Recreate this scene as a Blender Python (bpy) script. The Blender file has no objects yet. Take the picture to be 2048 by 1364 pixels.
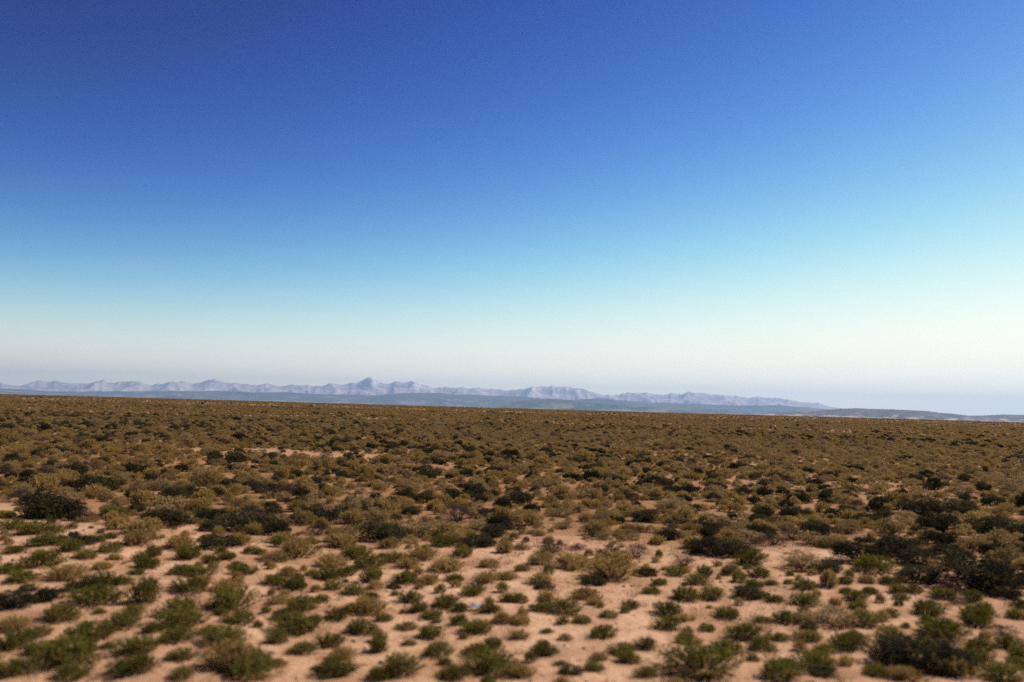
import bpy, math, random
import numpy as np
from mathutils import Matrix

sc = bpy.context.scene
R = math.radians
random.seed(7)
rng = np.random.default_rng(11)

# ------------------------------------------------------------------ camera
CAM_Z, PITCH, ROLL = 3.0, 4.31, 1.6
cam = bpy.data.cameras.new('camera')
cam_ob = bpy.data.objects.new('camera', cam)
sc.collection.objects.link(cam_ob)
cam.sensor_width = 36.0
cam.lens = 31.2
cam.clip_start = 0.1
cam.clip_end = 200000.0
cam.dof.use_dof = True
cam.dof.focus_distance = 90.0
cam.dof.aperture_fstop = 0.62
cam_ob.matrix_world = (Matrix.Translation((0, 0, CAM_Z)) @ Matrix.Rotation(R(90 + PITCH), 4, 'X')
                       @ Matrix.Rotation(R(ROLL), 4, 'Z'))
sc.camera = cam_ob
sc.cycles.use_denoising = False      # the last grain of the samples stays, as on film

# ------------------------------------------------------------------ sky
SUN_AZ, SUN_EL = 54.0, 40.0            # azimuth to the right of the view, elevation
world = bpy.data.worlds.new('World')
sc.world = world
world.use_nodes = True
nt = world.node_tree
sky = nt.nodes.new('ShaderNodeTexSky')
sky.sky_type = 'NISHITA'
sky.sun_disc = False
sky.sun_elevation = R(SUN_EL)
sky.sun_rotation = R(SUN_AZ)
sky.altitude = 2200
sky.air_density = 1.0
sky.dust_density = 0.6
sky.ozone_density = 1.5
# slide-film response of the sky colour, the same in every direction: a toe and a shoulder for each channel
sep = nt.nodes.new('ShaderNodeSeparateColor')
com = nt.nodes.new('ShaderNodeCombineColor')
nt.links.new(sky.outputs[0], sep.inputs[0])


def wmath(op, a, b):
    n = nt.nodes.new('ShaderNodeMath'); n.operation = op
    for k_, v_ in enumerate((a, b)):
        if isinstance(v_, (int, float)):
            n.inputs[k_].default_value = v_
        else:
            nt.links.new(v_, n.inputs[k_])
    return n.outputs[0]


for i, (top, gam, half) in enumerate(((1.02, 4.4, 0.395), (0.97, 4.1, 0.472), (0.74, 4.2, 0.487))):
    x_ = wmath('POWER', wmath('MULTIPLY', sep.outputs[i], 0.1 / half), gam)
    nt.links.new(wmath('MULTIPLY', wmath('DIVIDE', x_, wmath('ADD', x_, 1.0)), top * 10), com.inputs[i])
bg = nt.nodes['Background']
nt.links.new(com.outputs[0], bg.inputs[0])
bg.inputs[1].default_value = 0.1

# ------------------------------------------------------------------ sun
sun = bpy.data.lights.new('sun', 'SUN')
sun.energy = 4.8
sun.angle = R(0.53)
sun.color = (1.0, 0.91, 0.79)
sun_ob = bpy.data.objects.new('sun', sun)
sc.collection.objects.link(sun_ob)
sun_ob.rotation_euler = (R(90 - SUN_EL), 0, R(180 - SUN_AZ))

sc.view_settings.view_transform = 'Standard'
sc.view_settings.look = 'None'
sc.view_settings.exposure = 0.5
sc.view_settings.gamma = 1.0
sc.view_settings.use_curve_mapping = False

# ------------------------------------------------------------------ picture <-> place
FPX = 31.2 / 36.0 * 2048.0
_p, _r = R(PITCH), R(ROLL)
_f = np.array((0, math.cos(_p), math.sin(_p)))
_u0 = np.array((0, -math.sin(_p), math.cos(_p)))
_r0 = np.array((1.0, 0, 0))
_rt = _r0 * math.cos(_r) + _u0 * math.sin(_r)
_up = _u0 * math.cos(_r) - _r0 * math.sin(_r)


def ray(x, y):
    return _f + _rt * ((x - 1024) / FPX) + _up * ((682 - y) / FPX)


def azel(x, y):
    d = ray(x, y)
    return math.atan2(d[0], d[1]), math.atan2(d[2], math.hypot(d[0], d[1]))


def project(P):
    P = np.atleast_2d(np.asarray(P, float)) - np.array((0, 0, CAM_Z))
    w = P @ _f
    w = np.where(w < 0.1, 0.1, w)
    return np.stack([1024 + FPX * (P @ _rt) / w, 682 - FPX * (P @ _up) / w, w], 1)


def sstep(a, b, x):
    t = np.clip((x - a) / (b - a), 0, 1)
    return t * t * (3 - 2 * t)


def vnoise(x, y, seed=0):
    x = np.asarray(x, float); y = np.asarray(y, float)
    xi = np.floor(x).astype(np.int64); yi = np.floor(y).astype(np.int64)
    fx = x - xi; fy = y - yi
    fx = fx * fx * (3 - 2 * fx); fy = fy * fy * (3 - 2 * fy)

    def h(i, j):
        n = (i * 374761393 + j * 668265263 + seed * 974634247) & 0xffffffff
        n = ((n ^ (n >> 13)) * 1274126177) & 0xffffffff
        return ((n ^ (n >> 16)) & 0xffff) / 65535.0
    a = h(xi, yi) * (1 - fx) + h(xi + 1, yi) * fx
    b = h(xi, yi + 1) * (1 - fx) + h(xi + 1, yi + 1) * fx
    return a * (1 - fy) + b * fy


def fbm(x, y, seed=0, oct=4, ridged=False):
    s, a, t = 0.0, 1.0, 0.0
    for k in range(oct):
        n = vnoise(x * 2 ** k + 17.3 * k, y * 2 ** k - 9.1 * k, seed + k)
        if ridged:
            n = 1 - np.abs(2 * n - 1)
            n = n * n
        s = s + a * n; t += a; a *= 0.5
    return s / t


def ground_z(x, y):
    x = np.asarray(x, float); y = np.asarray(y, float)
    d = np.hypot(x, y)
    z = 2.15 * sstep(120, 900, d) + (fbm(x / 260, y / 260, 3, 2) - 0.5) * 0.9 * sstep(120, 700, d)
    z = z + (fbm(x / 9, y / 9, 5, 3) - 0.5) * 0.28 * sstep(4, 9, d)
    z = z + (fbm(x / 1.3, y / 1.3, 8, 3) - 0.5) * 0.10 * (1 - sstep(40, 90, d))
    z = z - 52.0 * sstep(950, 2600, d)
    return z


def hit(x, y):
    """the ground point seen at a picture point"""
    d = ray(x, y)
    t = -CAM_Z / d[2]
    for _ in range(6):
        gz = float(ground_z(d[0] * t, d[1] * t))
        t = (gz - CAM_Z) / d[2]
    return d[0] * t, d[1] * t


# ------------------------------------------------------------------ materials
def material(name):
    m = bpy.data.materials.new(name)
    m.use_nodes = True
    m.node_tree.nodes.clear()
    out = m.node_tree.nodes.new('ShaderNodeOutputMaterial')
    return m, m.node_tree, out


def ramp(t, src, stops):
    n = t.nodes.new('ShaderNodeValToRGB')
    t.links.new(src, n.inputs[0])
    e = n.color_ramp.elements
    while len(e) < len(stops):
        e.new(0.5)
    for k, (p, c) in enumerate(stops):
        e[k].position = p
        e[k].color = (*c, 1)
    return n.outputs[0]


def noise(t, scale, detail=4, coord=None, rough=0.5):
    n = t.nodes.new('ShaderNodeTexNoise')
    n.inputs['Scale'].default_value = scale
    n.inputs['Detail'].default_value = detail
    n.inputs['Roughness'].default_value = rough
    if coord is not None:
        t.links.new(coord, n.inputs['Vector'])
    return n.outputs[0]


def mix(t, fac, a, b, mode='MIX'):
    n = t.nodes.new('ShaderNodeMix')
    n.data_type = 'RGBA'
    n.blend_type = mode
    for s, v in ((n.inputs[0], fac), (n.inputs[6], a), (n.inputs[7], b)):
        if isinstance(v, (int, float)):
            s.default_value = v
        elif isinstance(v, tuple):
            s.default_value = (*v, 1)
        else:
            t.links.new(v, s)
    return n.outputs[2]


def leaf_material(name, c_lo, c_mid, c_hi, transl=0.25):
    m, t, out = material(name)
    oi = t.nodes.new('ShaderNodeObjectInfo')
    at = t.nodes.new('ShaderNodeAttribute'); at.attribute_name = 'tone'
    a = t.nodes.new('ShaderNodeMath'); a.operation = 'MULTIPLY_ADD'
    t.links.new(oi.outputs['Random'], a.inputs[0]); a.inputs[1].default_value = 0.55
    b = t.nodes.new('ShaderNodeMath'); b.operation = 'MULTIPLY'; b.inputs[1].default_value = 0.45
    t.links.new(at.outputs['Fac'], b.inputs[0])
    t.links.new(b.outputs[0], a.inputs[2])
    col = ramp(t, a.outputs[0], ((0.08, c_lo), (0.5, c_mid), (0.92, c_hi)))
    d = t.nodes.new('ShaderNodeBsdfDiffuse'); t.links.new(col, d.inputs[0])
    tr = t.nodes.new('ShaderNodeBsdfTranslucent'); t.links.new(col, tr.inputs[0])
    mx = t.nodes.new('ShaderNodeMixShader'); mx.inputs[0].default_value = transl
    t.links.new(d.outputs[0], mx.inputs[1]); t.links.new(tr.outputs[0], mx.inputs[2])
    t.links.new(mx.outputs[0], out.inputs[0])
    return m


def plain_material(name, stops, scale, rough=0.9, bump=0.0, bscale=40):
    m, t, out = material(name)
    tc = t.nodes.new('ShaderNodeTexCoord')
    col = ramp(t, noise(t, scale, 5, tc.outputs['Object']), stops)
    p = t.nodes.new('ShaderNodeBsdfPrincipled')
    p.inputs['Roughness'].default_value = rough
    p.inputs['Specular IOR Level'].default_value = 0.1
    t.links.new(col, p.inputs['Base Color'])
    if bump:
        bn = t.nodes.new('ShaderNodeBump'); bn.inputs['Strength'].default_value = bump
        bn.inputs['Distance'].default_value = 0.05
        t.links.new(noise(t, bscale, 6, tc.outputs['Object']), bn.inputs['Height'])
        t.links.new(bn.outputs[0], p.inputs['Normal'])
    t.links.new(p.outputs[0], out.inputs[0])
    return m


M_SAGE = leaf_material('sage_leaves', (0.175, 0.118, 0.052), (0.315, 0.214, 0.093), (0.415, 0.295, 0.142), 0.36)
M_DARK = leaf_material('dark_sage_leaves', (0.036, 0.034, 0.018), (0.078, 0.067, 0.034), (0.150, 0.122, 0.062), 0.12)
M_LOW = leaf_material('green_shrub_leaves', (0.072, 0.070, 0.013), (0.148, 0.130, 0.026), (0.235, 0.192, 0.048), 0.33)
M_OLIVE = leaf_material('olive_shrub_leaves', (0.230, 0.148, 0.050), (0.345, 0.228, 0.078), (0.450, 0.310, 0.120), 0.4)
M_DEAD = leaf_material('dead_twigs', (0.050, 0.030, 0.026), (0.085, 0.055, 0.046), (0.130, 0.090, 0.070), 0.05)
M_GRASS = leaf_material('dry_grass_blades', (0.22, 0.15, 0.07), (0.32, 0.22, 0.11), (0.42, 0.31, 0.17), 0.3)
M_WOOD = plain_material('grey_bark', ((0.3, (0.045, 0.034, 0.026)), (0.7, (0.11, 0.085, 0.065))), 18)
M_STONE = plain_material('pebble_stone', ((0.3, (0.22, 0.15, 0.10)), (0.7, (0.42, 0.33, 0.25))), 9)


def ground_material():
    m, t, out = material('desert_soil')
    tc = t.nodes.new('ShaderNodeTexCoord')
    co = tc.outputs['Object']
    big = noise(t, 0.12, 4, co, 0.6)
    mid = noise(t, 1.1, 5, co, 0.6)
    fine = noise(t, 22, 5, co, 0.7)
    c1 = ramp(t, big, ((0.3, (0.42, 0.240, 0.140)), (0.5, (0.59, 0.355, 0.222)), (0.72, (0.66, 0.425, 0.280))))
    c2 = ramp(t, mid, ((0.32, (0.66, 0.58, 0.52)), (0.55, (1.0, 1.0, 1.0)), (0.75, (1.12, 1.1, 1.08))))
    c3 = ramp(t, fine, ((0.3, (0.72, 0.70, 0.68)), (0.55, (1.0, 1.0, 1.0)), (0.75, (1.1, 1.1, 1.1))))
    col = mix(t, 1.0, mix(t, 1.0, c1, c2, 'MULTIPLY'), c3, 'MULTIPLY')
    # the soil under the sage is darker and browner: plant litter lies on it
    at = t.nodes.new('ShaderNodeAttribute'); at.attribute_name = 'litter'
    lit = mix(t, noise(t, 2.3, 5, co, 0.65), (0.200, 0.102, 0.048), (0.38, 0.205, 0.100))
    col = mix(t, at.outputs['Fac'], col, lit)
    p = t.nodes.new('ShaderNodeBsdfPrincipled')
    p.inputs['Roughness'].default_value = 0.95
    p.inputs['Specular IOR Level'].default_value = 0.05
    t.links.new(col, p.inputs['Base Color'])
    b1 = t.nodes.new('ShaderNodeBump'); b1.inputs['Strength'].default_value = 0.9; b1.inputs['Distance'].default_value = 0.05
    t.links.new(noise(t, 9, 8, co, 0.65), b1.inputs['Height'])
    t.links.new(b1.outputs[0], p.inputs['Normal'])
    t.links.new(p.outputs[0], out.inputs[0])
    return m


# ------------------------------------------------------------------ mesh helpers
def mesh_from(name, verts, faces, mat, tone=None, smooth=False):
    me = bpy.data.meshes.new(name)
    verts = np.asarray(verts, np.float32)
    faces = np.asarray(faces, np.int32)
    k = faces.shape[1]
    me.vertices.add(len(verts)); me.vertices.foreach_set('co', verts.ravel())
    me.loops.add(faces.size); me.loops.foreach_set('vertex_index', faces.ravel())
    me.polygons.add(len(faces))
    me.polygons.foreach_set('loop_start', np.arange(0, faces.size, k, dtype=np.int32))
    me.polygons.foreach_set('loop_total', np.full(len(faces), k, np.int32))
    if smooth:
        me.polygons.foreach_set('use_smooth', np.ones(len(faces), bool))
    me.update(calc_edges=True)
    if tone is not None:
        a = me.attributes.new('tone', 'FLOAT', 'POINT')
        a.data.foreach_set('value', np.asarray(tone, np.float32))
    if mat:
        me.materials.append(mat)
    return me


def link(name, data, parent=None):
    o = bpy.data.objects.new(name, data)
    sc.collection.objects.link(o)
    if parent:
        o.parent = parent
    return o


def tag(o, label=None, cat=None, group=None, kind=None):
    for k, v in (('label', label), ('category', cat), ('group', group), ('kind', kind)):
        if v:
            o[k] = v
    return o


# ------------------------------------------------------------------ the setting: plain
def zone_edge(x):
    """how far from the road the open sand gives way to the sage, metres"""
    return 20.2 + 0.0 * x - 0.16 * x + 1.4 * np.sin(x * 0.31) + 0.8 * np.sin(x * 0.83 + 1)


TRACK = [hit(410, 901), hit(500, 902), hit(600, 906), hit(690, 912)]


def track_dist(x, y):
    x = np.asarray(x, float); y = np.asarray(y, float)
    best = np.full(np.shape(x), 1e9)
    for (ax, ay), (bx, by) in zip(TRACK[:-1], TRACK[1:]):
        L2 = (bx - ax) ** 2 + (by - ay) ** 2
        t = np.clip(((x - ax) * (bx - ax) + (y - ay) * (by - ay)) / L2, 0, 1)
        best = np.minimum(best, np.hypot(x - ax - t * (bx - ax), y - ay - t * (by - ay)))
    return best


def bare(x, y):
    """0..1: open patches among the sage where little grows"""
    n = fbm(np.asarray(x) / 13.0, np.asarray(y) / 22.0, 31, 3)
    b = 0.55 * sstep(0.67, 0.76, n) * (0.35 + 0.65 * sstep(30, 60, np.hypot(x, y)))
    return np.maximum(b, 1.0 * (1 - sstep(1.8, 4.2, track_dist(x, y))))


ang = np.concatenate([np.arange(-42, 42, 0.3), np.arange(42, 318, 4.0)])
rad = [1.0]
while rad[-1] < 47000:
    r_ = rad[-1]
    rad.append(r_ * (1.012 if r_ < 45 else 1.02 if r_ < 300 else 1.05))
rad = np.array(rad)
A_, R_ = np.meshgrid(np.radians(ang), rad)
gx, gy = R_ * np.sin(A_), R_ * np.cos(A_)
gz = ground_z(gx, gy)
na, nr = len(ang), len(rad)
verts = np.stack([gx.ravel(), gy.ravel(), gz.ravel()], 1)
i0 = (np.arange(nr - 1)[:, None] * na + np.arange(na)[None, :]).ravel()
i1 = (np.arange(nr - 1)[:, None] * na + (np.arange(na)[None, :] + 1) % na).ravel()
faces = np.stack([i0, i0 + na, i1 + na, i1], 1)
# close the hub under the camera
verts = np.vstack([verts, [[0, 0, float(ground_z(0, 0))]]])
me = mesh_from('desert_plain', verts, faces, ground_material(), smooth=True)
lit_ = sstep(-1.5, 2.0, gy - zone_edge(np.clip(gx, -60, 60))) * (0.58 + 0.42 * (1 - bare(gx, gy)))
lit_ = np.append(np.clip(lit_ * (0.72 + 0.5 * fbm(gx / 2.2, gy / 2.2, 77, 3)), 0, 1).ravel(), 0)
ground_mesh = me
plain = link('ground', me)
tag(plain, 'wide flat desert plain of peach sand and brown soil', None, None, 'structure')

# ------------------------------------------------------------------ the setting: mountains


def range_mesh(name, prof, dist, depth, n_az, n_d, mat, base, relief, scale, seed, ridged=True, roll=1.0, jag=0.0):
    """a mountain body with a crest that follows an outline, and spurs down both sides"""
    pa = np.array([azel(x, y) for x, y in prof])
    az = np.linspace(pa[0, 0], pa[-1, 0], n_az)
    crest = dist * np.tan(np.interp(az, pa[:, 0], pa[:, 1])) + CAM_Z
    if jag:
        q = az * dist
        crest = crest + jag * (fbm(q / 620, q * 0 + 3.1, seed + 7, 3, True) - 0.4) * sstep(0, 400, crest - base)
    t = np.linspace(-1, 1, n_d)
    Az, T = np.meshgrid(az, t)
    C = np.tile(crest, (n_d, 1))
    D = dist + T * depth
    X, Y = D * np.tan(Az), D
    n1 = fbm(X / scale, Y / scale, seed, 5, ridged)
    n2 = fbm(X / (scale * 0.35), Y / (scale * 0.35), seed + 40, 4, ridged)
    body = 1 - np.abs(T) ** roll
    H = C - base
    Z = base + H * body * (1 + relief * (n1 - n1.mean()) * (1.06 - body) * 2.6 + relief * 0.22 * (n2 - n2.mean()) * (1.3 - body))
    Z = np.where(np.abs(T) > 0.999, base - 5, Z)
    V = np.stack([X.ravel(), Y.ravel(), Z.ravel()], 1)
    k = (np.arange(n_d - 1)[:, None] * n_az + np.arange(n_az - 1)[None, :]).ravel()
    F = np.stack([k, k + 1, k + n_az + 1, k + n_az], 1)
    return link(name, mesh_from(name, V, F, mat, smooth=False))


def rock_material(name, lo, hi, pale, pale_at, scale, zlo, zhi, soft=0.06):
    """rock with pale patches (snow, cliffs) that grow likelier between two heights"""
    m, t, out = material(name)
    g = t.nodes.new('ShaderNodeNewGeometry')
    sx = t.nodes.new('ShaderNodeSeparateXYZ'); t.links.new(g.outputs['Position'], sx.inputs[0])
    col = ramp(t, noise(t, 1 / scale, 6, g.outputs['Position'], 0.6), ((0.35, lo), (0.65, hi)))
    mr = t.nodes.new('ShaderNodeMapRange'); t.links.new(sx.outputs[2], mr.inputs[0])
    mr.inputs[1].default_value = zlo; mr.inputs[2].default_value = zhi
    mr.inputs[3].default_value = -0.16; mr.inputs[4].default_value = 0.16
    ad = t.nodes.new('ShaderNodeMath'); ad.operation = 'ADD'
    t.links.new(noise(t, 1.7 / scale, 5, g.outputs['Position'], 0.6), ad.inputs[0]); t.links.new(mr.outputs[0], ad.inputs[1])
    fac = ramp(t, ad.outputs[0], ((pale_at, (0, 0, 0)), (pale_at + soft, (1, 1, 1))))
    col = mix(t, fac, col, pale)
    d = t.nodes.new('ShaderNodeBsdfDiffuse'); t.links.new(col, d.inputs[0])
    t.links.new(d.outputs[0], out.inputs[0])
    return m


SKYLINE = [(-260, 770), (-120, 757), (-60, 764), (0, 764), (40, 768), (62, 761), (75, 757), (95, 760), (110, 755), (130, 761), (150, 765),
           (180, 762), (200, 757), (206, 754), (214, 761), (232, 764), (250, 762), (272, 759), (300, 768), (322, 764), (340, 757), (352, 761),
           (362, 759), (385, 765), (402, 762), (420, 756), (432, 757), (450, 761), (470, 763), (482, 766), (505, 765), (522, 762), (540, 766),
           (560, 769), (578, 766), (592, 766), (620, 772), (648, 771), (665, 767), (682, 768), (700, 766), (720, 763), (732, 758), (742, 752),
           (748, 754), (758, 762), (772, 767), (788, 764), (800, 763), (812, 765), (825, 761), (834, 764), (846, 768), (868, 773), (890, 770),
           (905, 774), (922, 773), (942, 777), (960, 774), (975, 775), (992, 778), (1018, 781), (1040, 778), (1062, 775), (1085, 774), (1105, 772),
           (1130, 771), (1150, 773), (1168, 775), (1185, 781), (1204, 787), (1230, 790), (1255, 786), (1290, 782), (1320, 784), (1345, 782),
           (1365, 785), (1390, 783), (1415, 787), (1440, 790), (1465, 791), (1490, 793), (1520, 793), (1550, 795), (1575, 799), (1600, 801),
           (1650, 808), (1700, 816), (1760, 824), (1850, 836)]
FOOT = [(-260, 776), (-100, 772), (0, 771), (60, 775), (120, 779), (200, 778), (300, 777), (420, 778), (520, 781), (600, 782), (680, 785),
        (740, 786), (800, 783), (860, 782), (920, 785), (1000, 787), (1060, 790), (1100, 795), (1150, 797), (1200, 793), (1260, 797), (1320, 801),
        (1400, 804), (1500, 806), (1600, 809), (1680, 816), (1760, 826), (1850, 838)]
NEARFOOT = [(980, 817), (1010, 806), (1060, 800), (1110, 799), (1180, 806), (1260, 812), (1340, 815), (1420, 818), (1520, 826)]
MESA = [(1500, 829), (1540, 824), (1580, 823), (1640, 821), (1660, 819), (1682, 817), (1712, 815), (1740, 816), (1780, 817), (1822, 819),
        (1852, 821), (1880, 824), (1912, 827), (1946, 831), (1990, 838), (2040, 844)]
RHILL = [(1880, 840), (1920, 832), (1940, 830), (1975, 829), (2010, 827.5), (2048, 827), (2110, 825), (2200, 829), (2300, 840)]

m_gran = rock_material('granite_and_snow', (0.34, 0.27, 0.28), (0.55, 0.45, 0.45), (0.82, 0.76, 0.75), 0.62, 420, 300, 1000, 0.10)
m_for = rock_material('forest_foothills', (0.040, 0.048, 0.040), (0.095, 0.095, 0.075), (0.20, 0.17, 0.14), 0.60, 1100, 500, 0, 0.12)
m_mesa = rock_material('badland_bluff', (0.080, 0.068, 0.058), (0.16, 0.128, 0.10), (0.42, 0.34, 0.28), 0.58, 330, 130, -10, 0.09)
tag(range_mesh('mountain_range', SKYLINE, 40000, 5200, 900, 70, m_gran, -60, 0.9, 1700, 61, roll=0.8, jag=95.0),
    'far jagged granite mountain range with small snow patches', None, None, 'structure')
tag(range_mesh('foothills', [(x, y + 3.5) for x, y in FOOT], 28000, 3600, 500, 44, m_for, -60, 0.7, 2400, 62, roll=1.2, jag=35.0),
    'dark blue forested foothills below the jagged range', None, None, 'structure')
tag(range_mesh('low_foothills', NEARFOOT, 19000, 1500, 220, 30, m_for, -60, 0.6, 1500, 63, roll=1.4),
    'low blue foothill ridge in front of the range, right of centre', None, None, 'structure')
tag(range_mesh('bluff', MESA, 13500, 1100, 420, 44, m_mesa, -58, 0.5, 650, 64, roll=1.7),
    'long grey bluff with pale eroded cliffs at the right horizon', None, None, 'structure')
tag(range_mesh('hill', RHILL, 15500, 1500, 200, 30, m_mesa, -58, 0.4, 1300, 65, roll=1.8),
    'smooth dark hill at the right edge of the horizon', None, None, 'structure')

# ------------------------------------------------------------------ air
hm, ht, hout = material('haze_air')
pv = ht.nodes.new('ShaderNodeVolumePrincipled')
pv.inputs['Color'].default_value = (0.44, 0.65, 1.0, 1)
pv.inputs['Density'].default_value = 1.0 / 35000.0
pv.inputs['Anisotropy'].default_value = 0.2
ht.links.new(pv.outputs[0], hout.inputs['Volume'])
hz0, hz1 = float(verts[:, 2].min()) - 14.0, 1300.0
hx = 48000.0
hv = [(sx * hx, sy * hx, z) for z in (hz0, hz1) for sx, sy in ((-1, -1), (1, -1), (1, 1), (-1, 1))]
hf = [(0, 3, 2, 1), (4, 5, 6, 7), (0, 1, 5, 4), (1, 2, 6, 5), (2, 3, 7, 6), (3, 0, 4, 7)]
tag(link('haze', mesh_from('haze', hv, hf, hm)), 'thin pale blue haze over the whole plain', None, None, 'stuff')


# ------------------------------------------------------------------ plants
def unit(v):
    return v / np.maximum(np.linalg.norm(v, axis=-1, keepdims=True), 1e-9)


def leaves(P, Dr, L, W, g):
    """kite-shaped leaves at P pointing along Dr"""
    n = len(P)
    side = unit(np.cross(Dr, g.normal(size=(n, 3))))
    nrm = np.cross(side, Dr)
    a = P
    b = P + Dr * (L * 0.45)[:, None] + side * (W * 0.5)[:, None] + nrm * (L * 0.08)[:, None]
    c = P + Dr * L[:, None]
    d = P + Dr * (L * 0.45)[:, None] - side * (W * 0.5)[:, None] + nrm * (L * 0.08)[:, None]
    V = np.stack([a, b, c, d], 1).reshape(-1, 3)
    F = np.arange(n * 4).reshape(n, 4)
    return V, F


def tubes(paths):
    """4-sided tapering stems; paths = list of (points, r0, r1)"""
    V, F = [], []
    for pts, r0, r1 in paths:
        pts = np.asarray(pts, float)
        o = len(V)
        for k, p in enumerate(pts):
            r_ = r0 + (r1 - r0) * k / (len(pts) - 1)
            d = pts[min(k + 1, len(pts) - 1)] - pts[max(k - 1, 0)]
            d = d / (np.linalg.norm(d) + 1e-9)
            s = np.cross(d, (0.3, 0.9, 0.2)); s = s / (np.linalg.norm(s) + 1e-9)
            q = np.cross(d, s)
            for j in range(4):
                V.append(p + r_ * (s * math.cos(j * math.pi / 2) + q * math.sin(j * math.pi / 2)))
        for k in range(len(pts) - 1):
            for j in range(4):
                F.append((o + k * 4 + j, o + k * 4 + (j + 1) % 4, o + k * 4 + 4 + (j + 1) % 4, o + k * 4 + 4 + j))
    return V, F


def sage_mesh(seed, mat, height=0.66, n_lobe=19, per=26, dead=False):
    """rounded, lumpy sagebrush about 1 m wide: leaf sprays on gnarled branches"""
    g = np.random.default_rng(seed)
    P, D, paths = [], [], []
    squash = g.uniform(0.75, 1.25)
    for k in range(n_lobe):
        a = 2 * math.pi * (k + g.uniform(-.4, .4)) / n_lobe * 1.618 * 1.0
        e = g.uniform(0.0, 1.0) ** 1.25
        rr = 0.37 * math.sqrt(1 - (e * 0.9) ** 2) * g.uniform(0.75, 1.15)
        c = np.array([math.cos(a) * rr * squash, math.sin(a) * rr / squash, height * (0.13 + 0.63 * e) * g.uniform(0.8, 1.15)])
        mid_ = c * np.array((0.45, 0.45, 0.42)) + g.normal(0, 0.03, 3)
        paths.append(([np.array((g.normal(0, .02), g.normal(0, .02), -0.03)), mid_, c], 0.022, 0.006))
        lr = g.uniform(0.13, 0.19)
        dirs = unit(g.normal(size=(per, 3)) + np.array((0, 0, 0.35)))
        cl = c + dirs * (lr * g.uniform(0.45, 1.0, per))[:, None] * np.array((1, 1, 0.8))
        cl[:, 2] = np.maximum(cl[:, 2], 0.02)
        m = 6 if not dead else 4
        pos = np.repeat(cl, m, 0) + g.normal(0, 0.018, (per * m, 3))
        dd = unit(np.repeat(dirs, m, 0) * 0.6 + g.normal(0, 0.55, (per * m, 3)) + np.array((0, 0, 0.5)))
        P.append(pos); D.append(dd)
    P = np.vstack(P); D = np.vstack(D)
    n = len(P)
    if dead:
        V, F = leaves(P, D, g.uniform(0.07, 0.15, n), g.uniform(0.004, 0.008, n), g)
    else:
        V, F = leaves(P, D, g.uniform(0.032, 0.060, n), g.uniform(0.016, 0.028, n), g)
    V[:, 2] = np.maximum(V[:, 2], 0.0)
    tone = np.repeat(np.clip(g.normal(0.5, 0.22, n), 0, 1), 4)
    tv, tf = tubes(paths)
    return mesh_from('sage_foliage', V, F, mat, tone), mesh_from('sage_wood', tv, tf, M_WOOD)


def low_mesh(seed, mat, height=0.62, n_stem=150, per=15):
    """low dome of many thin springy stems with narrow leaves, about 1 m wide"""
    g = np.random.default_rng(seed)
    P, D, paths = [], [], []
    lean = g.normal(0, 0.06, 2)
    lump = g.uniform(0, 6.283, 3)
    for k in range(n_stem):
        a = g.uniform(0, 2 * math.pi)
        s = math.sqrt(g.uniform(0.0, 1.0))
        lob = 1 + 0.16 * math.sin(2 * a + lump[0]) * s + 0.12 * math.sin(3 * a + lump[1]) * s + 0.08 * math.sin(5 * a + lump[2]) * s
        r_ = 0.47 * s * lob * g.uniform(0.88, 1.05)
        h = height * (0.14 + 0.80 * math.sqrt(max(0.0, 1 - s * s))) * g.uniform(0.82, 1.08) * (0.85 + 0.25 * lob - 0.1)
        root = np.array((math.cos(a) * r_ * 0.3, math.sin(a) * r_ * 0.3, -0.02))
        tip = np.array((math.cos(a) * r_ + lean[0], math.sin(a) * r_ + lean[1], h))
        ctl = root * 0.5 + tip * 0.5 + np.array((0, 0, 0.10 * (1 - s))) + np.array((math.cos(a), math.sin(a), 0)) * 0.05 * s
        u = g.uniform(0.30, 1.0, per)[:, None]
        pts = (1 - u) ** 2 * root + 2 * u * (1 - u) * ctl + u ** 2 * tip
        tang = unit(2 * (1 - u) * (ctl - root) + 2 * u * (tip - ctl))
        P.append(pts + g.normal(0, 0.012, pts.shape)); D.append(unit(tang + g.normal(0, 0.45, pts.shape)))
        if k % 3 == 0:
            paths.append(([root, (root + 2 * ctl + tip) / 4, tip * 0.97], 0.008, 0.003))
    P = np.vstack(P); D = np.vstack(D); n = len(P)
    P[:, 2] = np.maximum(P[:, 2], 0.005)
    V, F = leaves(P, D, g.uniform(0.045, 0.09, n), g.uniform(0.015, 0.027, n), g)
    V[:, 2] = np.maximum(V[:, 2], 0.0)
    tone = np.repeat(np.clip(g.normal(0.5, 0.22, n), 0, 1), 4)
    tv, tf = tubes(paths)
    return mesh_from('shrub_foliage', V, F, mat, tone), mesh_from('shrub_wood', tv, tf, M_WOOD)


def tuft_mesh(seed):
    g = np.random.default_rng(seed)
    n = 60
    a = g.uniform(0, 2 * math.pi, n); s = np.sqrt(g.uniform(0, 1, n))
    P = np.stack([np.cos(a) * s * .18, np.sin(a) * s * .18, np.zeros(n)], 1)
    D = unit(np.stack([np.cos(a) * s * .9, np.sin(a) * s * .9, np.ones(n)], 1) + g.normal(0, .15, (n, 3)))
    V, F = leaves(P, D, g.uniform(.35, .9, n), g.uniform(.012, .022, n), g)
    V[:, 2] = np.maximum(V[:, 2], -0.02)
    return mesh_from('grass_tuft', V, F, M_GRASS, np.repeat(g.uniform(0, 1, n), 4))


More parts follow.
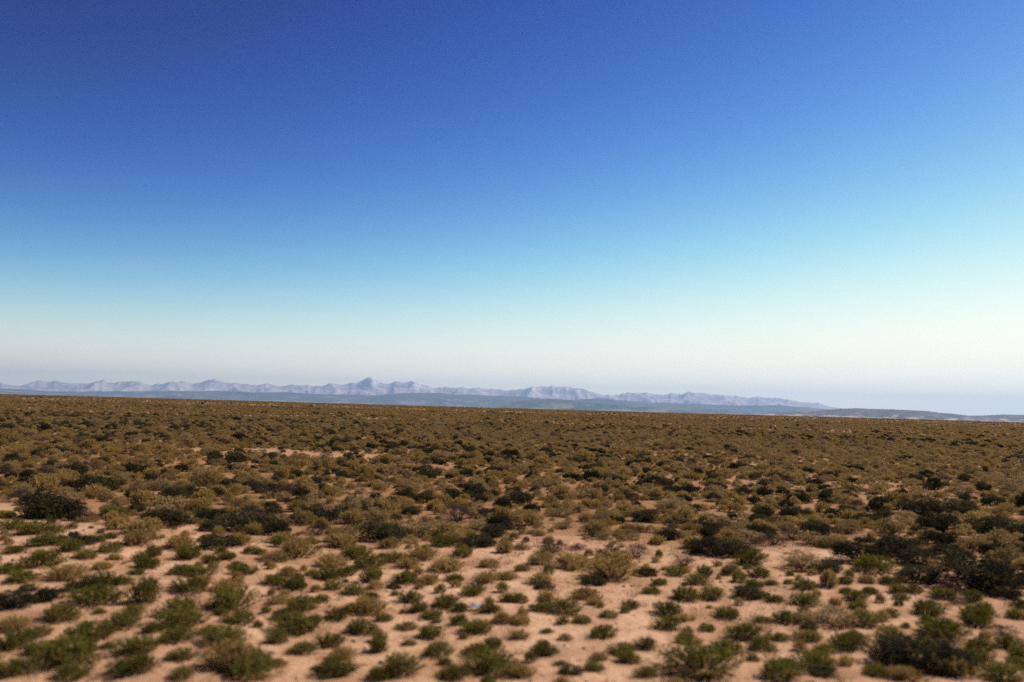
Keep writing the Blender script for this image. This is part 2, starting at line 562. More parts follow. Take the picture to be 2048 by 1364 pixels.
LIB = {
    's': [sage_mesh(100 + k, M_SAGE, height=h) for k, h in enumerate((0.60, 0.66, 0.72, 0.58, 0.68, 0.62, 0.64, 0.56, 0.70))],
    'd': [sage_mesh(200 + k, M_DARK, height=h, n_lobe=28, per=34) for k, h in enumerate((0.62, 0.70, 0.66, 0.58, 0.68))],
    'p': [sage_mesh(300 + k, M_DEAD, height=h, dead=True, n_lobe=18, per=30) for k, h in enumerate((0.62, 0.70, 0.6))],
    'g': [low_mesh(400 + k, M_LOW, height=h) for k, h in enumerate((0.60, 0.66, 0.56, 0.70, 0.62, 0.58, 0.64, 0.54))],
    'y': [low_mesh(500 + k, M_OLIVE, height=h) for k, h in enumerate((0.56, 0.60, 0.64, 0.54, 0.60, 0.58, 0.52))],
}
NATURAL_H = {'s': 0.66, 'd': 0.68, 'p': 0.66, 'g': 0.64, 'y': 0.60}

# ---- plants read off the photograph: (x, y of the foot, width, height, kind), grouped by the window they were read in
NEAR = {
    0: '400,80,330,110,d 640,60,130,70,p 1300,140,260,140,d 1440,120,200,120,s 1670,110,230,110,d 1900,170,280,140,d 1690,170,150,60,d 1100,15,100,30,d 60,70,120,60,g 910,70,170,60,g 940,160,180,70,y 290,200,200,80,g 440,190,120,50,g 120,160,160,80,g 1120,200,220,70,y 580,215,60,50,d 860,235,100,40,g 320,290,150,60,g 460,280,150,70,g 640,285,150,60,d 750,260,120,60,g 1090,290,200,80,y 1420,320,180,120,y 1640,240,90,50,g 1750,310,200,50,d 1880,290,180,70,y 110,350,120,60,g 550,340,160,40,g 880,340,150,50,g 680,400,140,60,g 310,460,220,130,g 70,510,160,90,g 1140,470,170,100,g 1490,400,200,60,g 1810,400,130,80,g 1680,430,120,40,g 1990,350,110,60,g 900,400,90,40,y 520,570,230,120,y 810,480,120,60,y 1410,520,150,60,g 1580,530,170,70,g 1080,520,100,30,g 170,580,170,90,g 820,610,200,100,g 680,650,180,50,d 960,600,130,80,g 400,730,170,110,d 1130,760,180,200,g 1510,670,220,90,g 1600,590,120,60,y 1780,660,170,110,y 1960,520,170,70,g 1890,470,110,40,g 760,770,280,90,g 90,790,210,80,d 220,650,100,40,d 460,890,210,130,g 1420,850,250,140,g 1460,945,280,120,g 1840,800,300,110,g 1900,910,200,80,g 800,830,80,30,g 960,960,230,150,g 110,970,220,130,y 310,1010,150,90,y 700,1050,270,110,g 1120,1150,250,120,g 1400,1070,230,80,g 1750,1100,290,150,g 100,1130,230,110,g 310,1160,180,80,g 560,1250,400,110,g 840,1110,100,50,g 100,1340,250,130,g 1080,1310,260,110,g 1440,1210,170,40,g 1850,1280,380,180,y 1960,1364,300,100,g 1450,1364,160,60,g 560,1364,220,60,g',
    512: '60,150,200,130,d 210,100,140,60,s 450,100,250,80,d 960,90,140,80,s 1220,40,140,40,d 1600,110,240,110,p 1850,60,150,70,d 690,200,170,60,s 480,210,170,60,p 840,160,110,70,s 980,255,290,80,d 1190,210,180,120,s 1440,230,280,80,s 1750,300,220,90,d 1740,170,180,60,s 1890,200,120,60,s 1990,260,80,40,d 150,160,160,60,g 210,270,180,100,y 690,310,230,90,y 1050,310,160,60,y 1490,300,180,50,g 430,275,120,40,g 330,390,260,80,y 40,360,80,60,g 170,420,180,50,y 800,400,190,60,g 1010,380,80,30,g 600,460,200,80,y 1090,420,140,40,g 1330,410,200,60,y 1630,380,150,40,g 1850,460,150,70,y 1510,500,220,90,y 870,480,220,40,g 440,530,110,50,y 250,530,130,40,y 570,570,180,50,g 1190,470,170,50,y 1180,590,190,110,g 1090,630,90,40,d 1360,600,150,60,y 1590,570,120,50,g 1830,590,170,60,y 1980,560,150,50,y 140,600,150,60,g 310,640,200,100,g 180,750,150,80,y 600,640,130,60,g 770,680,160,90,g 1200,740,150,120,g 1750,640,100,30,g 910,710,120,30,g 1500,780,200,80,g 1620,810,130,70,g 1850,820,150,60,g 1720,690,160,40,g 2000,740,110,90,g 330,820,230,90,g 200,870,130,40,d 500,740,120,60,g 760,800,120,70,g 900,840,240,80,y 640,880,180,30,g 1290,820,150,40,g 1410,870,150,80,g 1000,890,120,50,g 830,1000,220,120,g 370,990,310,100,g 460,890,90,40,g 1190,960,140,80,g 1770,990,220,110,g 1950,910,150,60,y 1380,1030,190,80,g 980,1140,120,150,g 570,1100,180,90,g 370,1150,170,90,g 660,1200,170,120,y 40,1280,170,200,g 180,1250,120,60,y 1420,1170,200,110,g 1210,1080,100,50,g 1760,1170,200,80,g 1880,1110,160,50,g 650,1340,260,110,g 1130,1330,280,140,g 980,1364,200,50,g 1560,1350,220,90,g 1850,1330,340,120,g 490,1280,90,30,g',
    1024: '230,80,60,40,s 380,60,160,60,s 60,40,100,50,s 1080,100,190,60,d 660,170,180,70,s 420,150,140,60,s 940,200,150,90,p 1230,240,150,120,d 1380,150,130,60,d 1650,120,120,50,s 1950,100,120,70,d 1960,220,150,110,d 1340,230,150,50,s 1540,360,200,140,d 1760,370,250,110,d 1880,260,200,80,s 770,400,160,110,d 980,390,160,110,p 80,320,120,60,s 330,350,200,60,p 530,320,100,40,p 720,240,120,50,s 1360,460,150,60,p 190,200,100,50,s 240,440,180,60,y 480,480,260,90,y 70,490,120,40,g 850,450,240,60,y 790,570,330,90,y 640,600,150,50,d 1060,530,130,30,d 1300,530,140,60,g 1160,600,120,60,g 1480,600,150,70,g 1730,520,140,80,g 1860,440,210,70,g 1980,540,150,60,g 230,600,160,80,y 260,635,120,40,d 570,720,190,100,y 650,760,120,40,y 1110,670,130,40,g 1360,720,200,90,g 1590,720,190,40,g 1880,710,200,60,d 1930,620,130,50,g 930,790,130,80,g 50,740,140,90,g 200,810,150,60,g 390,830,230,80,g 290,720,100,40,y 760,860,120,60,g 560,910,140,60,g 1230,850,200,90,g 1360,890,130,70,y 1720,870,190,110,g 1220,960,180,80,g 1550,970,120,60,g 70,920,150,90,y 700,1030,200,120,g 1830,1040,250,90,g 1980,900,110,60,g 280,980,90,40,g 1380,1070,150,70,g 270,1170,190,120,g 60,1030,130,50,y 420,1040,100,60,y 1050,1120,160,90,g 880,1160,180,90,g 940,1230,170,50,g 1480,1335,460,250,g 1700,1150,220,110,g 1960,1130,180,60,g 380,1240,90,40,g 660,1290,150,50,g 470,1310,140,30,d 1050,1340,150,60,g 80,1340,200,120,y 690,1200,120,50,y',
    1536: '190,50,150,60,d 550,70,160,50,d 360,200,190,90,d 640,190,150,100,s 800,130,190,90,d 1220,50,260,70,d 1510,50,220,90,d 1150,120,190,60,s 1190,190,110,60,d 980,210,230,90,s 1380,180,240,80,d 1850,200,280,130,d 60,290,200,110,p 350,290,200,70,s 520,310,200,60,s 770,280,120,50,d 1050,370,280,110,d 720,430,280,110,d 1350,290,200,90,d 1600,320,200,100,s 1440,390,200,90,d 1180,450,220,80,d 1650,640,470,240,d 1980,390,180,110,d 1830,360,150,60,d 1360,480,170,80,s 270,490,260,100,s 450,500,180,60,d 830,510,240,80,g 1190,580,220,80,d 1960,610,200,80,d 270,640,160,90,g 20,600,90,50,g 600,590,110,40,g 800,590,120,60,y 950,600,130,60,g 620,670,100,40,g 800,670,110,40,g 1020,660,110,40,g 1150,660,120,50,g 680,730,160,60,g 290,770,180,60,g 50,740,120,80,g 720,790,120,50,g 1060,720,100,60,g 1410,710,160,80,g 1640,730,130,50,g 1260,840,200,120,g 1530,760,110,40,p 1890,710,150,60,d 1990,780,110,50,g 950,850,120,60,g 150,910,200,100,g 470,930,290,110,s 730,930,220,100,g 330,950,100,30,d 1640,880,190,70,g 1650,940,170,60,g 1720,850,100,100,g 1980,870,140,60,g 60,1040,130,70,g 1000,1030,180,80,g 1390,1030,280,120,g 1880,1010,130,60,p 340,1050,170,70,g 20,1130,80,60,g 620,1120,250,100,g 450,1150,140,50,g 980,1150,140,80,g 1310,1160,230,90,g 1650,1120,170,80,g 1920,1110,180,80,g 1680,1240,220,80,g 1980,1230,100,60,g 1200,1290,470,120,d 130,1240,130,80,g 400,1290,260,120,g 440,1330,160,40,d 100,1364,280,80,g 870,1320,180,60,g 1080,1364,200,50,y 1850,1364,250,70,g 1450,1330,250,90,y',
}
MIDDLE = {
    0: '385,285,120,80,d 350,345,120,50,d 500,360,200,60,d 175,430,110,60,d 380,420,120,60,s 20,260,60,60,d 55,290,50,40,d 50,205,70,30,d 180,330,130,50,d 700,385,70,50,d 920,400,140,80,d 1020,390,120,70,d 960,250,70,40,d 1060,290,60,50,d 1230,240,50,40,d 800,210,90,50,s 1140,180,70,30,d 1320,350,100,60,d 1510,390,100,90,p 1440,350,60,40,d 730,455,80,40,d 630,440,70,50,s 1560,280,90,50,d 1690,310,80,40,d 1780,215,40,25,d 480,130,30,20,d 580,95,30,20,d 1010,105,40,25,d 1320,190,80,40,s',
    650: '745,275,80,45,d 775,192,40,30,d 580,195,35,30,d 480,320,80,50,s 630,350,110,50,s 880,385,80,45,d 820,415,80,50,d 680,395,90,50,d 520,415,120,50,d 350,430,80,50,d 270,400,70,40,d 950,408,78,40,g 900,260,100,30,d 1000,365,80,40,d 1170,400,90,40,s 1290,400,80,40,s 1580,400,100,50,d 1550,305,50,35,d 1430,250,110,30,d 1300,100,50,25,d 1420,100,50,20,d 1700,180,80,30,d 1770,125,40,25,d 1800,220,70,30,d 820,270,40,30,d 140,405,60,40,d 270,310,60,40,d 490,250,50,30,d 1160,330,100,50,s 1410,400,90,70,s 70,215,50,25,d',
    1348: '400,190,60,35,d 340,235,90,30,d 50,410,90,40,d 430,420,90,40,d 800,350,70,35,d 740,370,60,30,d 850,300,90,40,s 960,250,90,25,d 1170,400,60,45,d 1100,430,80,50,d 1640,360,80,50,d 1550,300,70,40,d 1700,430,100,50,d 1850,440,60,70,d 980,250,60,25,d',
}
PLANTS = []          # dicts: x, y, w, h (metres), kind, px, py
for table, y0, sc_ in ((NEAR, 1020, 3.965), (MIDDLE, 850, 2.654)):
    for x0, text in table.items():
        for item in text.split():
            a, b, w_, h_, kd = item.split(',')
            px, py = x0 + float(a) / sc_, y0 + float(b) / sc_
            wp, hp = float(w_) / sc_, float(h_) / sc_
            gx_, gy_ = hit(px, py)
            dist = math.hypot(gx_, gy_)
            blur = 1.50 if table is NEAR else 1.2
            w = wp * blur * dist / FPX
            dep = 3.0 / dist
            h = 1.12 * max(0.32 * w, min((0.95 if hp > wp else 0.62) * w, (hp * dist / FPX - 0.45 * w * dep)))
            k_ = 0.36 * w / dist
            PLANTS.append(dict(x=gx_ * (1 + k_), y=gy_ * (1 + k_), w=w, h=h, kind=kd, px=px, py=py, pw=wp, ph=hp))

# ---- more of the same, scattered over the plain as far as the crest
READ = np.array([(p['x'], p['y'], p['w']) for p in PLANTS])


def scatter(n, r0, r1, half=40.0, power=2.0):
    u = rng.uniform(0, 1, n)
    rr = (r0 ** power + u * (r1 ** power - r0 ** power)) ** (1 / power)
    aa = np.radians(rng.uniform(-half, half, n))
    return rr * np.sin(aa), rr * np.cos(aa)


def thin(x, y, w, cell=1.0, sep_=0.42):
    """drop plants that stand inside another one"""
    keep, grid = [], {}
    for i in range(len(x)):
        k = (int(x[i] // cell), int(y[i] // cell))
        ok = True
        for a in (-1, 0, 1):
            for b in (-1, 0, 1):
                for j in grid.get((k[0] + a, k[1] + b), ()):
                    if math.hypot(x[i] - x[j], y[i] - y[j]) < sep_ * (w[i] + w[j]):
                        ok = False
        if ok:
            grid.setdefault(k, []).append(i); keep.append(i)
    return np.array(keep)


def clear_of_read(x, y, w, f=0.40):
    ok = np.ones(len(x), bool)
    near = np.hypot(x, y) < 90
    for i in np.nonzero(near)[0]:
        d = np.hypot(READ[:, 0] - x[i], READ[:, 1] - y[i])
        if (d < f * (READ[:, 2] + w[i])).any():
            ok[i] = False
    return ok


far = []             # x, y, w, h, kind


def pick(x, y, kinds, p):
    """kinds in patches: where the patch noise is high the first share grows"""
    base = np.tile(np.array(p, float), (len(x), 1))
    n1 = fbm(x / 28, y / 45, 141, 3) - 0.5
    n2 = fbm(x / 19, y / 30, 151, 3) - 0.5
    base[:, 0] *= np.exp(3.0 * n1)
    base[:, 1] *= np.exp(6.0 * n2)
    base[:, -1] *= np.exp(-3.5 * n1)
    c = np.cumsum(base / base.sum(1, keepdims=True), 1)
    u = rng.uniform(size=len(x))
    return np.array(kinds)[(u[:, None] > c).sum(1).clip(0, len(kinds) - 1)]


# sage between the sand and 170 m
x, y = scatter(38000, 14, 170)
w = rng.lognormal(-0.66, 0.30, len(x)).clip(0.26, 1.2)
ok = (y > zone_edge(np.clip(x, -60, 60)) + 0.3) & (rng.uniform(size=len(x)) > 0.85 * bare(x, y)) & clear_of_read(x, y, w)
x, y, w = x[ok], y[ok], w[ok]
k = thin(x, y, w, 1.25, 0.345); x, y, w = x[k], y[k], w[k]
kd = pick(x, y, ['s', 'd', 'p', 'y'], [0.53, 0.13, 0.09, 0.25])
far += list(zip(x, y, w, w * rng.uniform(0.46, 0.68, len(x)), kd))
# low olive growth between the sage
x, y = scatter(33000, 14, 170)
w = rng.lognormal(-1.15, 0.3, len(x)).clip(0.15, 0.6)
ok = (y > zone_edge(np.clip(x, -60, 60)) - 0.5) & (rng.uniform(size=len(x)) > 0.7 * bare(x, y)) & clear_of_read(x, y, w, 0.25)
x, y, w = x[ok], y[ok], w[ok]
kd = pick(x, y, ['s', 'g', 'y'], [0.22, 0.10, 0.68])
far += list(zip(x, y, w, w * rng.uniform(0.42, 0.62, len(x)), kd))
# 170 m to the crest
x, y = scatter(42000, 170, 420)
w = rng.lognormal(-0.48, 0.3, len(x)).clip(0.35, 1.4)
ok = rng.uniform(size=len(x)) > 0.8 * bare(x, y)
x, y, w = x[ok], y[ok], w[ok]
kd = pick(x, y, ['s', 'd', 'y'], [0.46, 0.09, 0.45])
far += list(zip(x, y, w, w * rng.uniform(0.44, 0.62, len(x)), kd))
x, y = scatter(40000, 420, 1000)
w = rng.lognormal(-0.05, 0.3, len(x)).clip(0.5, 1.9)
ok = rng.uniform(size=len(x)) > 0.7 * bare(x, y)
x, y, w = x[ok], y[ok], w[ok]
kd = pick(x, y, ['s', 'd', 'y'], [0.40, 0.05, 0.55])
far += list(zip(x, y, w, w * rng.uniform(0.40, 0.52, len(x)), kd))
# small growth in the gaps on the open sand
x, y = scatter(1300, 8, 22, 34)
w = rng.lognormal(-1.35, 0.35, len(x)).clip(0.12, 0.48)
q = project(np.stack([x, y, ground_z(x, y)], 1))
ok = (y < zone_edge(np.clip(x, -60, 60)) + 1) & clear_of_read(x, y, w, 0.5) & (fbm(x / 2.5, y / 2.5, 55, 2) > 0.42)
x, y, w = x[ok], y[ok], w[ok]
k = thin(x, y, w, 1.0, 0.6)[:460]; x, y, w = x[k], y[k], w[k]
kd = rng.choice(['g', 'y'], len(x), p=[0.5, 0.5])
far += list(zip(x, y, w, w * rng.uniform(0.5, 0.75, len(x)), kd))
# open sand outside the picture, left and right
x, y = scatter(700, 6, 24, 48)
w = rng.lognormal(-0.9, 0.3, len(x)).clip(0.2, 0.8)
q = project(np.stack([x, y, ground_z(x, y)], 1))
ok = (y < zone_edge(np.clip(x, -60, 60)) + 1) & ((q[:, 0] < -40) | (q[:, 0] > 2088) | (q[:, 1] > 1420))
x, y, w = x[ok], y[ok], w[ok]
k = thin(x, y, w, 1.0, 0.5); x, y, w = x[k], y[k], w[k]
kd = rng.choice(['g', 'y'], len(x), p=[0.7, 0.3])
far += list(zip(x, y, w, w * rng.uniform(0.5, 0.75, len(x)), kd))

FX = np.array([(a[0], a[1], a[2], a[3]) for a in far])
FK = np.array([a[4] for a in far])
FZ = ground_z(FX[:, 0], FX[:, 1])
Q = project(np.stack([FX[:, 0], FX[:, 1], FZ], 1))
FS = FX[:, 2] * FPX / Q[:, 2]
inview = (Q[:, 0] > -10) & (Q[:, 0] < 2058) & (Q[:, 1] < 1370)
is_low = np.isin(FK, ['g', 'y'])
single = np.zeros(len(FX), bool)
for low in (False, True):
    have = sum(1 for p in PLANTS if (p['kind'] in 'gy') == low)
    cand = np.nonzero(inview & (is_low == low))[0]
    cand = cand[np.argsort(-FS[cand])][:max(0, 300 - have)]
    single[cand] = True
for i in np.nonzero(single)[0]:
    PLANTS.append(dict(x=FX[i, 0], y=FX[i, 1], w=FX[i, 2], h=FX[i, 3], kind=str(FK[i]), px=Q[i, 0], py=Q[i, 1],
                       pw=FS[i], ph=FX[i, 3] * FPX / Q[i, 2]))

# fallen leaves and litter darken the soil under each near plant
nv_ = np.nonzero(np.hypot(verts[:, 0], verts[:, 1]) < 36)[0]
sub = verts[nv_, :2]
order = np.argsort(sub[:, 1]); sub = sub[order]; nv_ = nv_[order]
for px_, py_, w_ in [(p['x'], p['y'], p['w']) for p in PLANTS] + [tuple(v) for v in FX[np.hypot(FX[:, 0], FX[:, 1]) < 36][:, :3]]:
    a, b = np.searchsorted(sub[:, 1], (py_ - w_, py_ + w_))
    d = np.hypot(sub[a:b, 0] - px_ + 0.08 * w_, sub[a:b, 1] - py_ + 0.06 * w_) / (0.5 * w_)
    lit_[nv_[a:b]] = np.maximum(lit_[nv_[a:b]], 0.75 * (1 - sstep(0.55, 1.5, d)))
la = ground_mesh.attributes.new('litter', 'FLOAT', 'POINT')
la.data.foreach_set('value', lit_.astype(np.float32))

# ---- labels: landmarks first, every other plant by its place beside a landmark
LANDMARKS = [   # picture x, y, own label, short name
    (101, 1204, 'round almost black bush standing alone on sand at the left', 'round black bush'),
    (285, 1212, 'tall narrow green bush in the sandy left foreground', 'tall narrow green bush'),
    (467, 1343, 'broad olive bush at the bottom edge, left of centre', 'broad olive bottom bush'),
    (1397, 1355, 'biggest bright green bush, at the bottom edge right of centre', 'biggest bright green bush'),
    (1839, 1345, 'very low and wide blackish bush in the bottom right', 'low wide dark bush'),
    (1952, 1181, 'huge black sagebrush mound near the right edge, largest of all', 'huge black mound'),
    (101, 1040, 'broad black sagebrush at the left, just behind the sand', 'broad left black sagebrush'),
    (328, 1055, 'leftmost of three big black sagebrush behind the sand, left of centre', 'left black trio bush'),
    (479, 1063, 'rightmost of three big black sagebrush behind the sand, left of centre', 'right black trio bush'),
    (1412, 1111, 'left bush of a big black pair behind the sand, right of centre', 'left black pair bush'),
    (1468, 1113, 'right bush of a big black pair behind the sand, right of centre', 'right black pair bush'),
    (1218, 1121, 'dark round sagebrush beside a purple twiggy bush, centre right', 'dark centre sagebrush'),
    (1008, 1004, 'small vivid green bush alone among dark sagebrush, centre', 'vivid green little bush'),
    (1200, 1280, 'deep green round bush on open pink sand, right of centre', 'deep green sand bush'),
    (958, 1270, 'black-based green bush just below the pale scrap, centre foreground', 'black-based centre bush'),
    (721, 1272, 'dark-based green bush, left of centre in the foreground', 'dark-based left bush'),
    (1887, 1280, 'domed dark green bush in the lower right sand', 'domed right bush'),
    (1627, 1070, 'compact black sagebrush on a bare spot, right of centre', 'compact black sagebrush'),
    (1223, 1164, 'long low olive bush at the edge of pink sand, right of centre', 'long low olive bush'),
    (368, 1258, 'green bush with a black shadowed foot, left foreground', 'black-footed left bush'),
    (686, 1098, 'yellow olive bush at the back edge of the sand, left of centre', 'yellow edge bush'),
    (893, 1146, 'rounded olive bush on pale sand near the centre', 'rounded olive bush'),
    (1168, 1202, 'single dome of olive growth on open sand, right of centre', 'single olive dome'),
    (1604, 1181, 'bright olive green dome near the back of the right sand', 'back olive dome'),
    (145, 957, 'black sagebrush in the field at far left, mid distance', 'far left field sagebrush'),
    (347, 1001, 'left one of two dark sagebrush standing close together, left middle', 'left middle dark pair'),
    (569, 997, 'purple brown twiggy bush in the sage, left of centre', 'purple left bush'),
    (915, 1048, 'large purple brown dead bush near the centre', 'large purple bush'),
    (1296, 1045, 'flat black sagebrush in the field, right of centre', 'flat black sagebrush'),
    (931, 954, 'small black sagebrush in the field at the centre, mid distance', 'small centre black bush'),
    (1499, 922, 'farthest distinct black sagebrush, right of centre', 'farthest black bush'),
    (1917, 1033, 'big black sagebrush in the field near the right edge', 'big right field bush'),
    (1789, 1001, 'dark sagebrush standing apart in the field at right', 'lone right field bush'),
    (1655, 1255, 'wide grey sage bush on the sand in the lower right', 'wide grey sand bush'),
]
used = set()
marks = []
for lx, ly, lab, short in LANDMARKS:
    d = [math.hypot(p['px'] - lx, p['py'] - ly) + (1e6 if i in used else 0) for i, p in enumerate(PLANTS)]
    i = int(np.argmin(d)); used.add(i)
    PLANTS[i]['label'] = lab
    marks.append((PLANTS[i]['px'], PLANTS[i]['py'], short))
KIND_WORDS = {'s': 'grey-green sagebrush', 'd': 'dark sagebrush', 'p': 'purple-brown twiggy bush', 'g': 'green shrub', 'y': 'olive shrub'}
ORD = ['', 'second ', 'third ', 'fourth ', 'fifth ', 'sixth ', 'seventh ', 'eighth ', 'ninth ', 'tenth ', 'eleventh ', 'twelfth ']
SECT = ['right of', 'behind and right of', 'behind', 'behind and left of', 'left of', 'before and left of', 'before', 'before and right of']
bins = {}
for p in PLANTS:
    if 'label' in p:
        continue
    d = [math.hypot(p['px'] - a, (p['py'] - b) * 1.6) for a, b, _ in marks]
    m = int(np.argmin(d))
    dx, dy = p['px'] - marks[m][0], (marks[m][1] - p['py']) * 1.6
    s = int(round(math.atan2(dy, dx) / (math.pi / 4))) % 8
    bins.setdefault((m, s, p['kind']), []).append((d[m], p))
for (m, s, kd), lst in bins.items():
    lst.sort(key=lambda t: t[0])
    for n_, (_, p) in enumerate(lst):
        o_ = ORD[n_] if n_ < len(ORD) else f'{n_ + 1}th '
        p['label'] = f'{KIND_WORDS[kd]}, {o_}nearest {SECT[s]} the {marks[m][2]}'

# ---- every single plant: an Empty at its foot with foliage and woody base
NAMES = {'s': 'sagebrush', 'd': 'sagebrush', 'p': 'dead_shrub', 'g': 'green_shrub', 'y': 'olive_shrub'}
CATS = {'s': 'sagebrush', 'd': 'sagebrush', 'p': 'dead shrub', 'g': 'shrub', 'y': 'shrub'}
GROUPS = {'s': 'sagebrush on the plain', 'd': 'sagebrush on the plain', 'p': 'dead twiggy bushes among the sage',
          'g': 'green shrubs on the sand', 'y': 'olive shrubs on the sand'}
SOURCES = {k: [None] * len(v) for k, v in LIB.items()}
cnt = {k: 0 for k in LIB}
for p in PLANTS:
    kd = p['kind']
    v = cnt[kd] % len(LIB[kd]); cnt[kd] += 1
    fol, wood = LIB[kd][v]
    e = bpy.data.objects.new(NAMES[kd], None)
    sc.collection.objects.link(e)
    e.empty_display_size = 0.1
    e.location = (p['x'], p['y'], float(ground_z(p['x'], p['y'])) - 0.015)
    e.rotation_euler = (random.gauss(0, 0.04), random.gauss(0, 0.04), random.uniform(0, 6.283))
    s_ = p['w'] / 1.02
    e.scale = (s_ * random.uniform(0.92, 1.08), s_ * random.uniform(0.92, 1.08), max(0.05, p['h'] / NATURAL_H[kd]))
    tag(e, p['label'], CATS[kd], GROUPS[kd])
    f_ = link('foliage', fol, e)
    link('woody_base', wood, e)
    if SOURCES[kd][v] is None:
        SOURCES[kd][v] = f_


# ---- the uncounted rest: one object each, instances of the same plants
def instancer(name, pts, rot, scl, idx, sources, label):
    me_ = bpy.data.meshes.new(name)
    me_.vertices.add(len(pts)); me_.vertices.foreach_set('co', np.asarray(pts, np.float32).ravel())
    for an, ty, val in (('rot', 'FLOAT_VECTOR', rot), ('scl', 'FLOAT_VECTOR', scl), ('idx', 'INT', idx)):
        a = me_.attributes.new(an, ty, 'POINT')
        if ty == 'INT':
            a.data.foreach_set('value', np.asarray(val, np.int32))
        else:
            a.data.foreach_set('vector', np.asarray(val, np.float32).ravel())
    o = link(name, me_)
    ng = bpy.data.node_groups.new(name, 'GeometryNodeTree')
    ng.interface.new_socket('Geometry', in_out='INPUT', socket_type='NodeSocketGeometry')
    ng.interface.new_socket('Geometry', in_out='OUTPUT', socket_type='NodeSocketGeometry')
    N = ng.nodes
    gi, go = N.new('NodeGroupInput'), N.new('NodeGroupOutput')
    jn = N.new('GeometryNodeJoinGeometry')
    for s in reversed(sources):
        oi = N.new('GeometryNodeObjectInfo')
        oi.inputs[0].default_value = s
        oi.inputs['As Instance'].default_value = True
        ng.links.new(oi.outputs['Geometry'], jn.inputs[0])
    ip = N.new('GeometryNodeInstanceOnPoints')
    ip.inputs['Pick Instance'].default_value = True
    ng.links.new(gi.outputs[0], ip.inputs['Points'])
    ng.links.new(jn.outputs[0], ip.inputs['Instance'])
    for an, ty, sock in (('rot', 'FLOAT_VECTOR', 'Rotation'), ('scl', 'FLOAT_VECTOR', 'Scale'), ('idx', 'INT', 'Instance Index')):
        na_ = N.new('GeometryNodeInputNamedAttribute'); na_.data_type = ty
        na_.inputs[0].default_value = an
        ng.links.new(na_.outputs[0], ip.inputs[sock])
    ng.links.new(ip.outputs[0], go.inputs[0])
    md = o.modifiers.new('plants', 'NODES'); md.node_group = ng
    return tag(o, label, None, None, 'stuff')


def spread(name, sel, kinds, label):
    src, off = [], {}
    for k_ in kinds:
        off[k_] = len(src); src += SOURCES[k_]
    ii = np.nonzero(sel)[0]
    n = len(ii)
    idx = np.array([off[FK[i]] + rng.integers(len(SOURCES[FK[i]])) for i in ii])
    rot = np.stack([rng.normal(0, 0.05, n), rng.normal(0, 0.05, n), rng.uniform(0, 6.283, n)], 1)
    nh = np.array([NATURAL_H[FK[i]] for i in ii])
    scl = np.stack([FX[ii, 2] * rng.uniform(.9, 1.1, n), FX[ii, 2] * rng.uniform(.9, 1.1, n), FX[ii, 3] / nh], 1)
    pts = np.stack([FX[ii, 0], FX[ii, 1], FZ[ii] - 0.015], 1)
    instancer(name, pts, rot, scl, idx, src, label)


spread('sagebrush_cover', (~single) & (~is_low), ('s', 'd', 'p'), 'sea of grey-green sagebrush reaching to the horizon')
spread('shrub_cover', (~single) & is_low, ('g', 'y'), 'low olive shrubs between the sagebrush out to the horizon')

# dry grass: one mesh of loose blades on the sand and along its edge
gx_, gy_ = scatter(1500, 7.5, 34)
V_, F_, T_, o_ = [], [], [], 0
for k in range(len(gx_)):
    n = 26
    a = rng.uniform(0, 6.283, n); s_ = np.sqrt(rng.uniform(0, 1, n)); sz = rng.uniform(0.10, 0.26)
    P = np.stack([gx_[k] + np.cos(a) * s_ * .3 * sz, gy_[k] + np.sin(a) * s_ * .3 * sz, np.zeros(n)], 1)
    P[:, 2] = ground_z(P[:, 0], P[:, 1]) - 0.01
    D = unit(np.stack([np.cos(a) * s_ * .9, np.sin(a) * s_ * .9, np.ones(n)], 1) + rng.normal(0, .2, (n, 3)))
    v, f = leaves(P, D, rng.uniform(.5, 1.1, n) * sz, np.full(n, 0.006), rng)
    V_.append(v); F_.append(f + o_); o_ += len(v); T_.append(np.repeat(rng.uniform(0, 1, n), 4))
tag(link('dry_grass', mesh_from('dry_grass', np.vstack(V_), np.vstack(F_), M_GRASS, np.concatenate(T_))),
    'thin dry grass in small tufts on the sand', None, None, 'stuff')

# pebbles and clods
ico = np.array([(0, 0, 1), (.894, 0, .447), (.276, .851, .447), (-.724, .526, .447), (-.724, -.526, .447), (.276, -.851, .447),
                (.724, .526, -.447), (-.276, .851, -.447), (-.894, 0, -.447), (-.276, -.851, -.447), (.724, -.526, -.447), (0, 0, -1)])
icf = np.array([(0, 1, 2), (0, 2, 3), (0, 3, 4), (0, 4, 5), (0, 5, 1), (1, 6, 2), (2, 7, 3), (3, 8, 4), (4, 9, 5), (5, 10, 1),
                (2, 6, 7), (3, 7, 8), (4, 8, 9), (5, 9, 10), (1, 10, 6), (11, 7, 6), (11, 8, 7), (11, 9, 8), (11, 10, 9), (11, 6, 10)])
gx_, gy_ = scatter(2600, 7, 26)
gz_ = ground_z(gx_, gy_)
V_, F_ = [], []
for k in range(len(gx_)):
    sz = rng.lognormal(-4.1, 0.45)
    q = ico * (1 + rng.normal(0, .18, (12, 1))) * sz * rng.uniform(.6, 1.3, 3) * np.array((1, 1, .7))
    V_.append(q + (gx_[k], gy_[k], gz_[k] + sz * 0.25)); F_.append(icf + 12 * k)
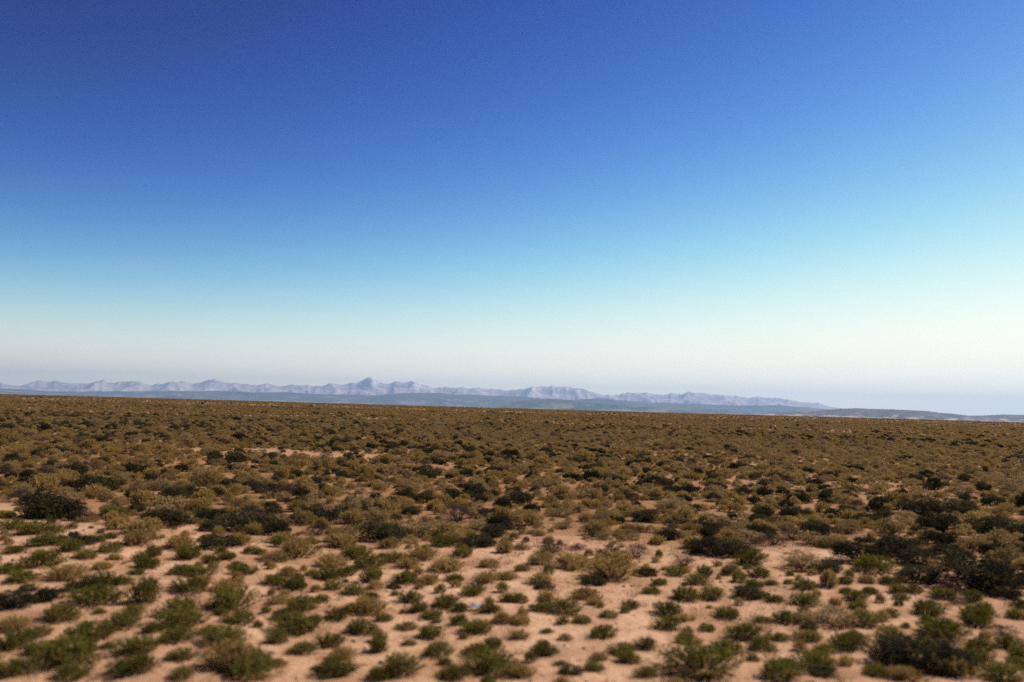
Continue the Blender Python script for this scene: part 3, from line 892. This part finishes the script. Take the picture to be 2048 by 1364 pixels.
tag(link('pebbles', mesh_from('pebbles', np.vstack(V_), np.vstack(F_), M_STONE)),
    'scattered pebbles and clods on the sand', None, None, 'stuff')

# fallen twigs
gx_, gy_ = scatter(1800, 7, 26)
paths = []
for k in range(len(gx_)):
    a, L_ = rng.uniform(0, 6.283), rng.uniform(0.05, 0.22)
    q = np.array([(gx_[k] + math.cos(a) * L_ * t_ + rng.normal(0, .008), gy_[k] + math.sin(a) * L_ * t_ + rng.normal(0, .008), 0) for t_ in (0, .5, 1)])
    q[:, 2] = ground_z(q[:, 0], q[:, 1]) + (0.004, 0.016, 0.006)
    paths.append((q, 0.004, 0.0015))
tv_, tf_ = tubes(paths)
tag(link('fallen_twigs', mesh_from('fallen_twigs', tv_, tf_, M_WOOD)), 'fallen grey twigs lying about on the sand', None, None, 'stuff')

# the pale scrap of litter on the sand
lx_, ly_ = hit(953, 1219)
nu, nv = 13, 9
U_, W_ = np.meshgrid(np.linspace(-.5, .5, nu), np.linspace(-.5, .5, nv))
zz = 0.05 + 0.045 * fbm(U_ * 5 + 3, W_ * 5, 91, 3) * 2 - 0.05 * (U_ ** 2 + W_ ** 2) * 2
xx = U_ * 0.26 * (1 + .2 * np.sin(W_ * 9)); yy = W_ * 0.15 * (1 + .25 * np.cos(U_ * 7))
V_ = np.stack([xx.ravel(), yy.ravel(), zz.ravel()], 1)
k = (np.arange(nv - 1)[:, None] * nu + np.arange(nu - 1)[None, :]).ravel()
me = mesh_from('litter_scrap', V_, np.stack([k, k + 1, k + nu + 1, k + nu], 1),
               plain_material('crumpled_paper', ((0.3, (0.34, 0.31, 0.42)), (0.7, (0.50, 0.46, 0.58))), 12), smooth=True)
scrap = link('litter_scrap', me)
scrap.location = (lx_, ly_, float(ground_z(lx_, ly_)) - 0.01)
scrap.rotation_euler = (0, 0, 0.3)
scrap.scale = (0.85, 0.85, 0.9)
sm = scrap.modifiers.new('thickness', 'SOLIDIFY'); sm.thickness = 0.004
tag(scrap, 'pale lavender scrap of crumpled litter on the sand between green bushes', 'litter')
